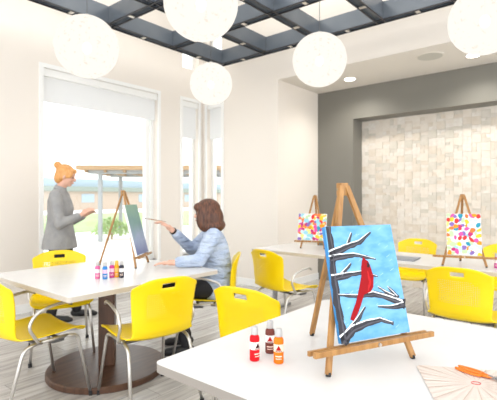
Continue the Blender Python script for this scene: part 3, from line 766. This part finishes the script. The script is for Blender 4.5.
pv = B(); tube(pv, [(hl+0.036, 0, 0.002), (hl+0.036, 0, 0.0095)], 0.004, 14); obj('pivot_screw', pv, M['steel'], t)
# folder on the long table
F0 = at(394, 263, ZT); 
t = thing('folder', 'thin grey folder lying on the long table, right of the cardinal painting', 'folder', (3.93, 1.44, ZT), math.radians(4))
obj('cover', box(B(), -0.12, 0.12, -0.15, 0.15, 0, 0.012, 0.003), M['mgreyp'] if 'M[mgreyp]' in M else mat('grey card', (0.30,0.31,0.34), 0.6), t)
obj('pages', box(B(), -0.115, 0.117, -0.146, 0.152, 0.003, 0.009), M['paper'], t)
# ------------------------------------------------------------------ people
def hand(bm, wrist, tip, side, up, curl=0.4, spread=1.0):
    """palm and five bent fingers from wrist towards tip; side = +1 thumb on the s side, up = back of the hand"""
    wv, tv, u = Vector(wrist), Vector(tip), Vector(up).normalized(); d = (tv-wv).normalized(); s = d.cross(u).normalized()*side; u = (d.cross(s)*-1 if d.cross(s).dot(u) < 0 else d.cross(s)).normalized()
    limb(bm, [wv, wv+d*0.03], [0.021, 0.024])
    for k in (-1.1, -0.4, 0.4, 1.1): limb(bm, [wv+d*0.02+s*0.012*k, wv+d*0.085+s*0.0185*k], [0.014, 0.0115])
    for k, ln in ((1.15, 0.066), (0.4, 0.076), (-0.4, 0.070), (-1.15, 0.055)):
        a = wv+d*0.088+s*0.0190*k; dd = (d+s*0.10*k*spread).normalized(); b_ = a+(dd-u*curl*0.4).normalized()*ln*0.42; c = b_+(dd-u*curl*1.2).normalized()*ln*0.33; e = c+(dd-u*curl*2.2).normalized()*ln*0.27
        limb(bm, [a, b_, c, e], [0.0095, 0.0088, 0.0080, 0.0068])
    a = wv+d*0.025+s*0.020; b_ = a+(d*0.7+s*0.75-u*0.2).normalized()*0.035; c = b_+(d*1.0+s*0.25-u*0.3).normalized()*0.030; e = c+(d-u*0.4).normalized()*0.022
    limb(bm, [a, b_, c, e], [0.014, 0.0115, 0.0100, 0.008])
def head(bm, c, rz=0.0, nod=0.0):
    mt = Matrix.Rotation(rz, 4, 'Z') @ Matrix.Rotation(-nod, 4, 'X'); c = Vector(c)
    def e(p, r): ell(bm, c + mt @ Vector(p), r, 24, mt)
    e((0, -0.008, 0.022), (0.074, 0.092, 0.088)); e((0, 0.022, -0.028), (0.058, 0.066, 0.078)); e((0, 0.058, -0.076), (0.026, 0.026, 0.024))
    e((0, 0.068, -0.048), (0.024, 0.020, 0.020)); e((0, 0.093, -0.010), (0.011, 0.016, 0.022)); e((0, 0.100, -0.018), (0.015, 0.014, 0.011))
    e((0, 0.083, -0.050), (0.022, 0.010, 0.009)); e((0, 0.070, 0.026), (0.052, 0.016, 0.012))
    for s in (-1, 1):
        e((s*0.075, -0.002, -0.008), (0.009, 0.019, 0.031)); e((s*0.034, 0.060, -0.022), (0.026, 0.022, 0.024))
    return mt
def face_bits(t, c, mt):
    c = Vector(c)
    for s in (-1, 1):
        g = B(); ell(g, c + mt @ Vector((s*0.031, 0.0775, 0.004)), (0.012, 0.008, 0.0065), 14, mt); obj('eye', g, M['eye'], t, True)
    g = B(); ell(g, c + mt @ Vector((0, 0.0935, -0.050)), (0.022, 0.006, 0.0065), 14, mt); obj('lips', g, M['lips'], t, True)
def shoe(t, heel, toe, z0=0.0):
    g = B(); h, e = Vector(heel), Vector(toe); d = (e-h).normalized()
    limb(g, [h+Vector((0,0,0.04)), h+d*0.07+Vector((0,0,0.037)), e-d*0.05+Vector((0,0,0.03)), e-d*0.01+Vector((0,0,0.022))], [0.036, 0.036, 0.034, 0.022])
    o = obj('shoe', g, M['black'], t, True); bake(o, 0.008, 3)
    return o
# --- seated woman, local: faces +y, right hand +x
SP = (2.635, 2.625)
t = thing('person', 'seated woman with brown bob in pale blue blouse reaching towards the canvas', 'person', (SP[0], SP[1], 0), yaw((-0.75, 0.66)))
HC = (0.0, 0.03, 1.165)
bd = B(); hm = head(bd, HC, -0.30, 0.10)
limb(bd, [(0,-0.02,1.03), (0,-0.01,1.08), (0,0.0,1.12)], [0.056, 0.050, 0.050])
loft(bd, [(0,-0.08,0.47,0.155,0.11),(0,-0.07,0.60,0.15,0.10),(0,-0.06,0.72,0.13,0.095),(0,-0.04,0.86,0.145,0.10),(0,-0.03,0.96,0.155,0.085),(0,-0.02,1.02,0.10,0.06),(0,-0.015,1.05,0.055,0.05)])
RA = [(0.155,-0.02,0.985), (0.195,0.15,0.835), (0.0,0.325,1.03)]; LA = [(-0.155,-0.02,0.985), (-0.235,0.10,0.795), (-0.255,0.305,0.785)]
for A in (RA, LA): limb(bd, A, [0.046, 0.036, 0.024])
RH = (0.0, 0.475, 1.145); hand(bd, RA[2], RH, -1, (0.2,-0.5,0.8), 0.75)
LH = (-0.19, 0.46, 0.765); hand(bd, LA[2], (-0.215,0.45,0.778), 1, (0,0,1), 0.25)
legs = [[(s*0.085,-0.06,0.53), (s*0.10,0.36,0.535), (s*0.115,0.20,0.09)] for s in (-1, 1)]
for Lg in legs: limb(bd, Lg, [0.082, 0.055, 0.036])
o = obj('body', bd, M['skin'], t, True); bake(o, 0.006, 3)
face_bits(t, HC, hm)
bl = B()
loft(bl, [(0,-0.07,0.455,0.185,0.145),(0,-0.07,0.56,0.180,0.145),(0,-0.065,0.68,0.160,0.130),(0,-0.05,0.80,0.158,0.128),(0,-0.04,0.90,0.168,0.118),(0,-0.03,0.97,0.172,0.098),(0,-0.022,1.015,0.13,0.075),(0,-0.015,1.045,0.070,0.060)])
for A, e in ((RA, 0.0), (LA, 0.0)):
    a, b_, c = [Vector(p) for p in A]; c = b_.lerp(c, 0.78); limb(bl, [a, a.lerp(b_, 0.5), b_, c], [0.068, 0.062, 0.054, 0.044])
o = obj('blouse', bl, M['blouse'], t, True); bake(o, 0.008, 3)
tr = B()
loft(tr, [(0,-0.07,0.452,0.172,0.150),(0,-0.07,0.50,0.182,0.155),(0,-0.07,0.60,0.160,0.125)])
for Lg in legs: limb(tr, Lg, [0.090, 0.066, 0.048])
o = obj('trousers', tr, M['pants'], t, True); bake(o, 0.010, 3)
for s in (-1, 1): shoe(t, (s*0.115,0.17,0.0), (s*0.13,0.40,0.0))
hr = B(); HV = Vector(HC)
def he(p, r): ell(hr, HV + hm @ Vector(p), r, 24, hm)
he((0,-0.020,0.030), (0.098,0.112,0.100)); he((0,-0.040,-0.04), (0.116,0.108,0.125)); he((0,-0.050,-0.110), (0.125,0.108,0.066))
for s in (-1, 1): he((s*0.078,0.005,-0.050), (0.030,0.070,0.105)); he((s*0.045,0.045,0.062), (0.045,0.050,0.040))
o = obj('hair', hr, M['hair_br'], t, True); bake(o, 0.008, 3)
br = B(); w0 = Vector(RA[1]).lerp(Vector(RA[2]), 0.93); dd = (Vector(RA[2])-Vector(RA[1])).normalized()
tube(br, [w0-dd*0.008, w0+dd*0.008], 0.031, 20); o = obj('bracelet', br, M['black'], t); 
# brush held in the right hand
wr = Vector(RH); br = thing('paintbrush', 'thin paintbrush in the raised hand of the seated woman', 'paintbrush', (0,0,0))
mw = Matrix.Translation((SP[0], SP[1], 0)) @ Matrix.Rotation(yaw((-0.75, 0.66)), 4, 'Z')
g0 = mw @ Vector((0.02, 0.425, 1.105)); g1 = mw @ Vector((0.02, 0.395, 1.06)); tipw = mw @ Vector((-0.05, 0.57, 1.135)); dv = (tipw-g0).normalized()
br.location = g0
obj('handle', tube(B(), [-dv*0.06, dv*0.06, dv*0.11], [0.002, 0.0038, 0.003], 8), M['oak'], br, True)
obj('ferrule', tube(B(), [dv*0.108, dv*0.125], 0.0033, 8), M['steel'], br, True)
obj('bristles', tube(B(), [dv*0.124, dv*0.133, dv*0.145], [0.003, 0.0036, 0.0008], 8), M['walnut'], br, True)
# --- standing woman
WP = (2.235, 4.47); wy = yaw((0.76, -0.65))
t = thing('person', 'standing woman with ginger bun and grey jacket beside the large window', 'person', (WP[0], WP[1], 0), wy)
HC = (0.0, 0.055, 1.535)
bd = B(); hm = head(bd, HC, 0.0, 0.32)
limb(bd, [(0,-0.02,1.36), (0,0.0,1.41), (0,0.03,1.46)], [0.056, 0.048, 0.050])
loft(bd, [(0,-0.02,0.86,0.165,0.12),(0,-0.02,0.96,0.15,0.11),(0,-0.01,1.06,0.125,0.095),(0,0,1.20,0.145,0.105),(0,-0.01,1.30,0.16,0.09),(0,-0.015,1.36,0.11,0.065),(0,-0.02,1.39,0.06,0.052)])
RA = [(0.165,-0.01,1.32), (0.225,0.045,1.03), (0.175,0.235,1.12)]; LA = [(-0.165,-0.01,1.32), (-0.215,0.04,1.03), (-0.10,0.22,1.11)]
for A in (RA, LA): limb(bd, A, [0.046, 0.036, 0.024])
hand(bd, RA[2], (0.13,0.36,1.21), -1, (0.5,0,0.8), 0.6); hand(bd, LA[2], (-0.05,0.35,1.18), 1, (-0.5,0,0.8), 0.6)
legs = [[(-0.085,-0.02,0.88), (-0.10,0.09,0.48), (-0.10,0.14,0.09)], [(0.085,-0.02,0.88), (0.095,0.01,0.48), (0.10,-0.07,0.09)]]
for Lg in legs: limb(bd, Lg, [0.088, 0.056, 0.038])
o = obj('body', bd, M['skin'], t, True); bake(o, 0.006, 3)
face_bits(t, HC, hm)
jk = B()
loft(jk, [(0,-0.01,0.765,0.205,0.175),(0,-0.01,0.86,0.195,0.160),(0,-0.01,0.96,0.175,0.140),(0,-0.01,1.06,0.152,0.122),(0,0,1.18,0.165,0.128),(0,-0.01,1.28,0.178,0.112),(0,-0.015,1.345,0.135,0.082),(0,-0.01,1.395,0.068,0.064)])
for A in (RA, LA):
    a, b_, c = [Vector(p) for p in A]; c = b_.lerp(c, 0.86); limb(jk, [a, a.lerp(b_, 0.5), b_, c], [0.066, 0.060, 0.054, 0.042])
o = obj('jacket', jk, M['jacket'], t, True); bake(o, 0.008, 3)
tube_c = B(); tube(tube_c, [(0,-0.012,1.38),(0,0.004,1.425)], [0.066,0.060], 24); obj('collar', tube_c, M['jacket'], t, True)
tr = B(); loft(tr, [(0,-0.02,0.80,0.172,0.13),(0,-0.02,0.90,0.168,0.125),(0,-0.02,0.98,0.155,0.115)])
for Lg in legs: limb(tr, Lg, [0.095, 0.068, 0.052])
o = obj('trousers', tr, M['pants'], t, True); bake(o, 0.010, 3)
shoe(t, (-0.10,0.11,0.0), (-0.11,0.35,0.0)); shoe(t, (0.10,-0.10,0.0), (0.11,0.14,0.0))
hr = B(); HV = Vector(HC)
he((0,-0.022,0.034), (0.085,0.098,0.092)); he((0,-0.055,-0.02), (0.076,0.062,0.085)); he((0,-0.120,0.085), (0.042,0.040,0.040)); he((0,-0.095,0.06), (0.03,0.03,0.03)); he((0,0.050,0.072), (0.058,0.042,0.030))
for s in (-1, 1): he((s*0.062,0.020,0.030), (0.022,0.056,0.050)); he((s*0.070,-0.015,0.0), (0.014,0.030,0.045))
o = obj('hair', hr, M['hair_gi'], t, True); bake(o, 0.007, 3)
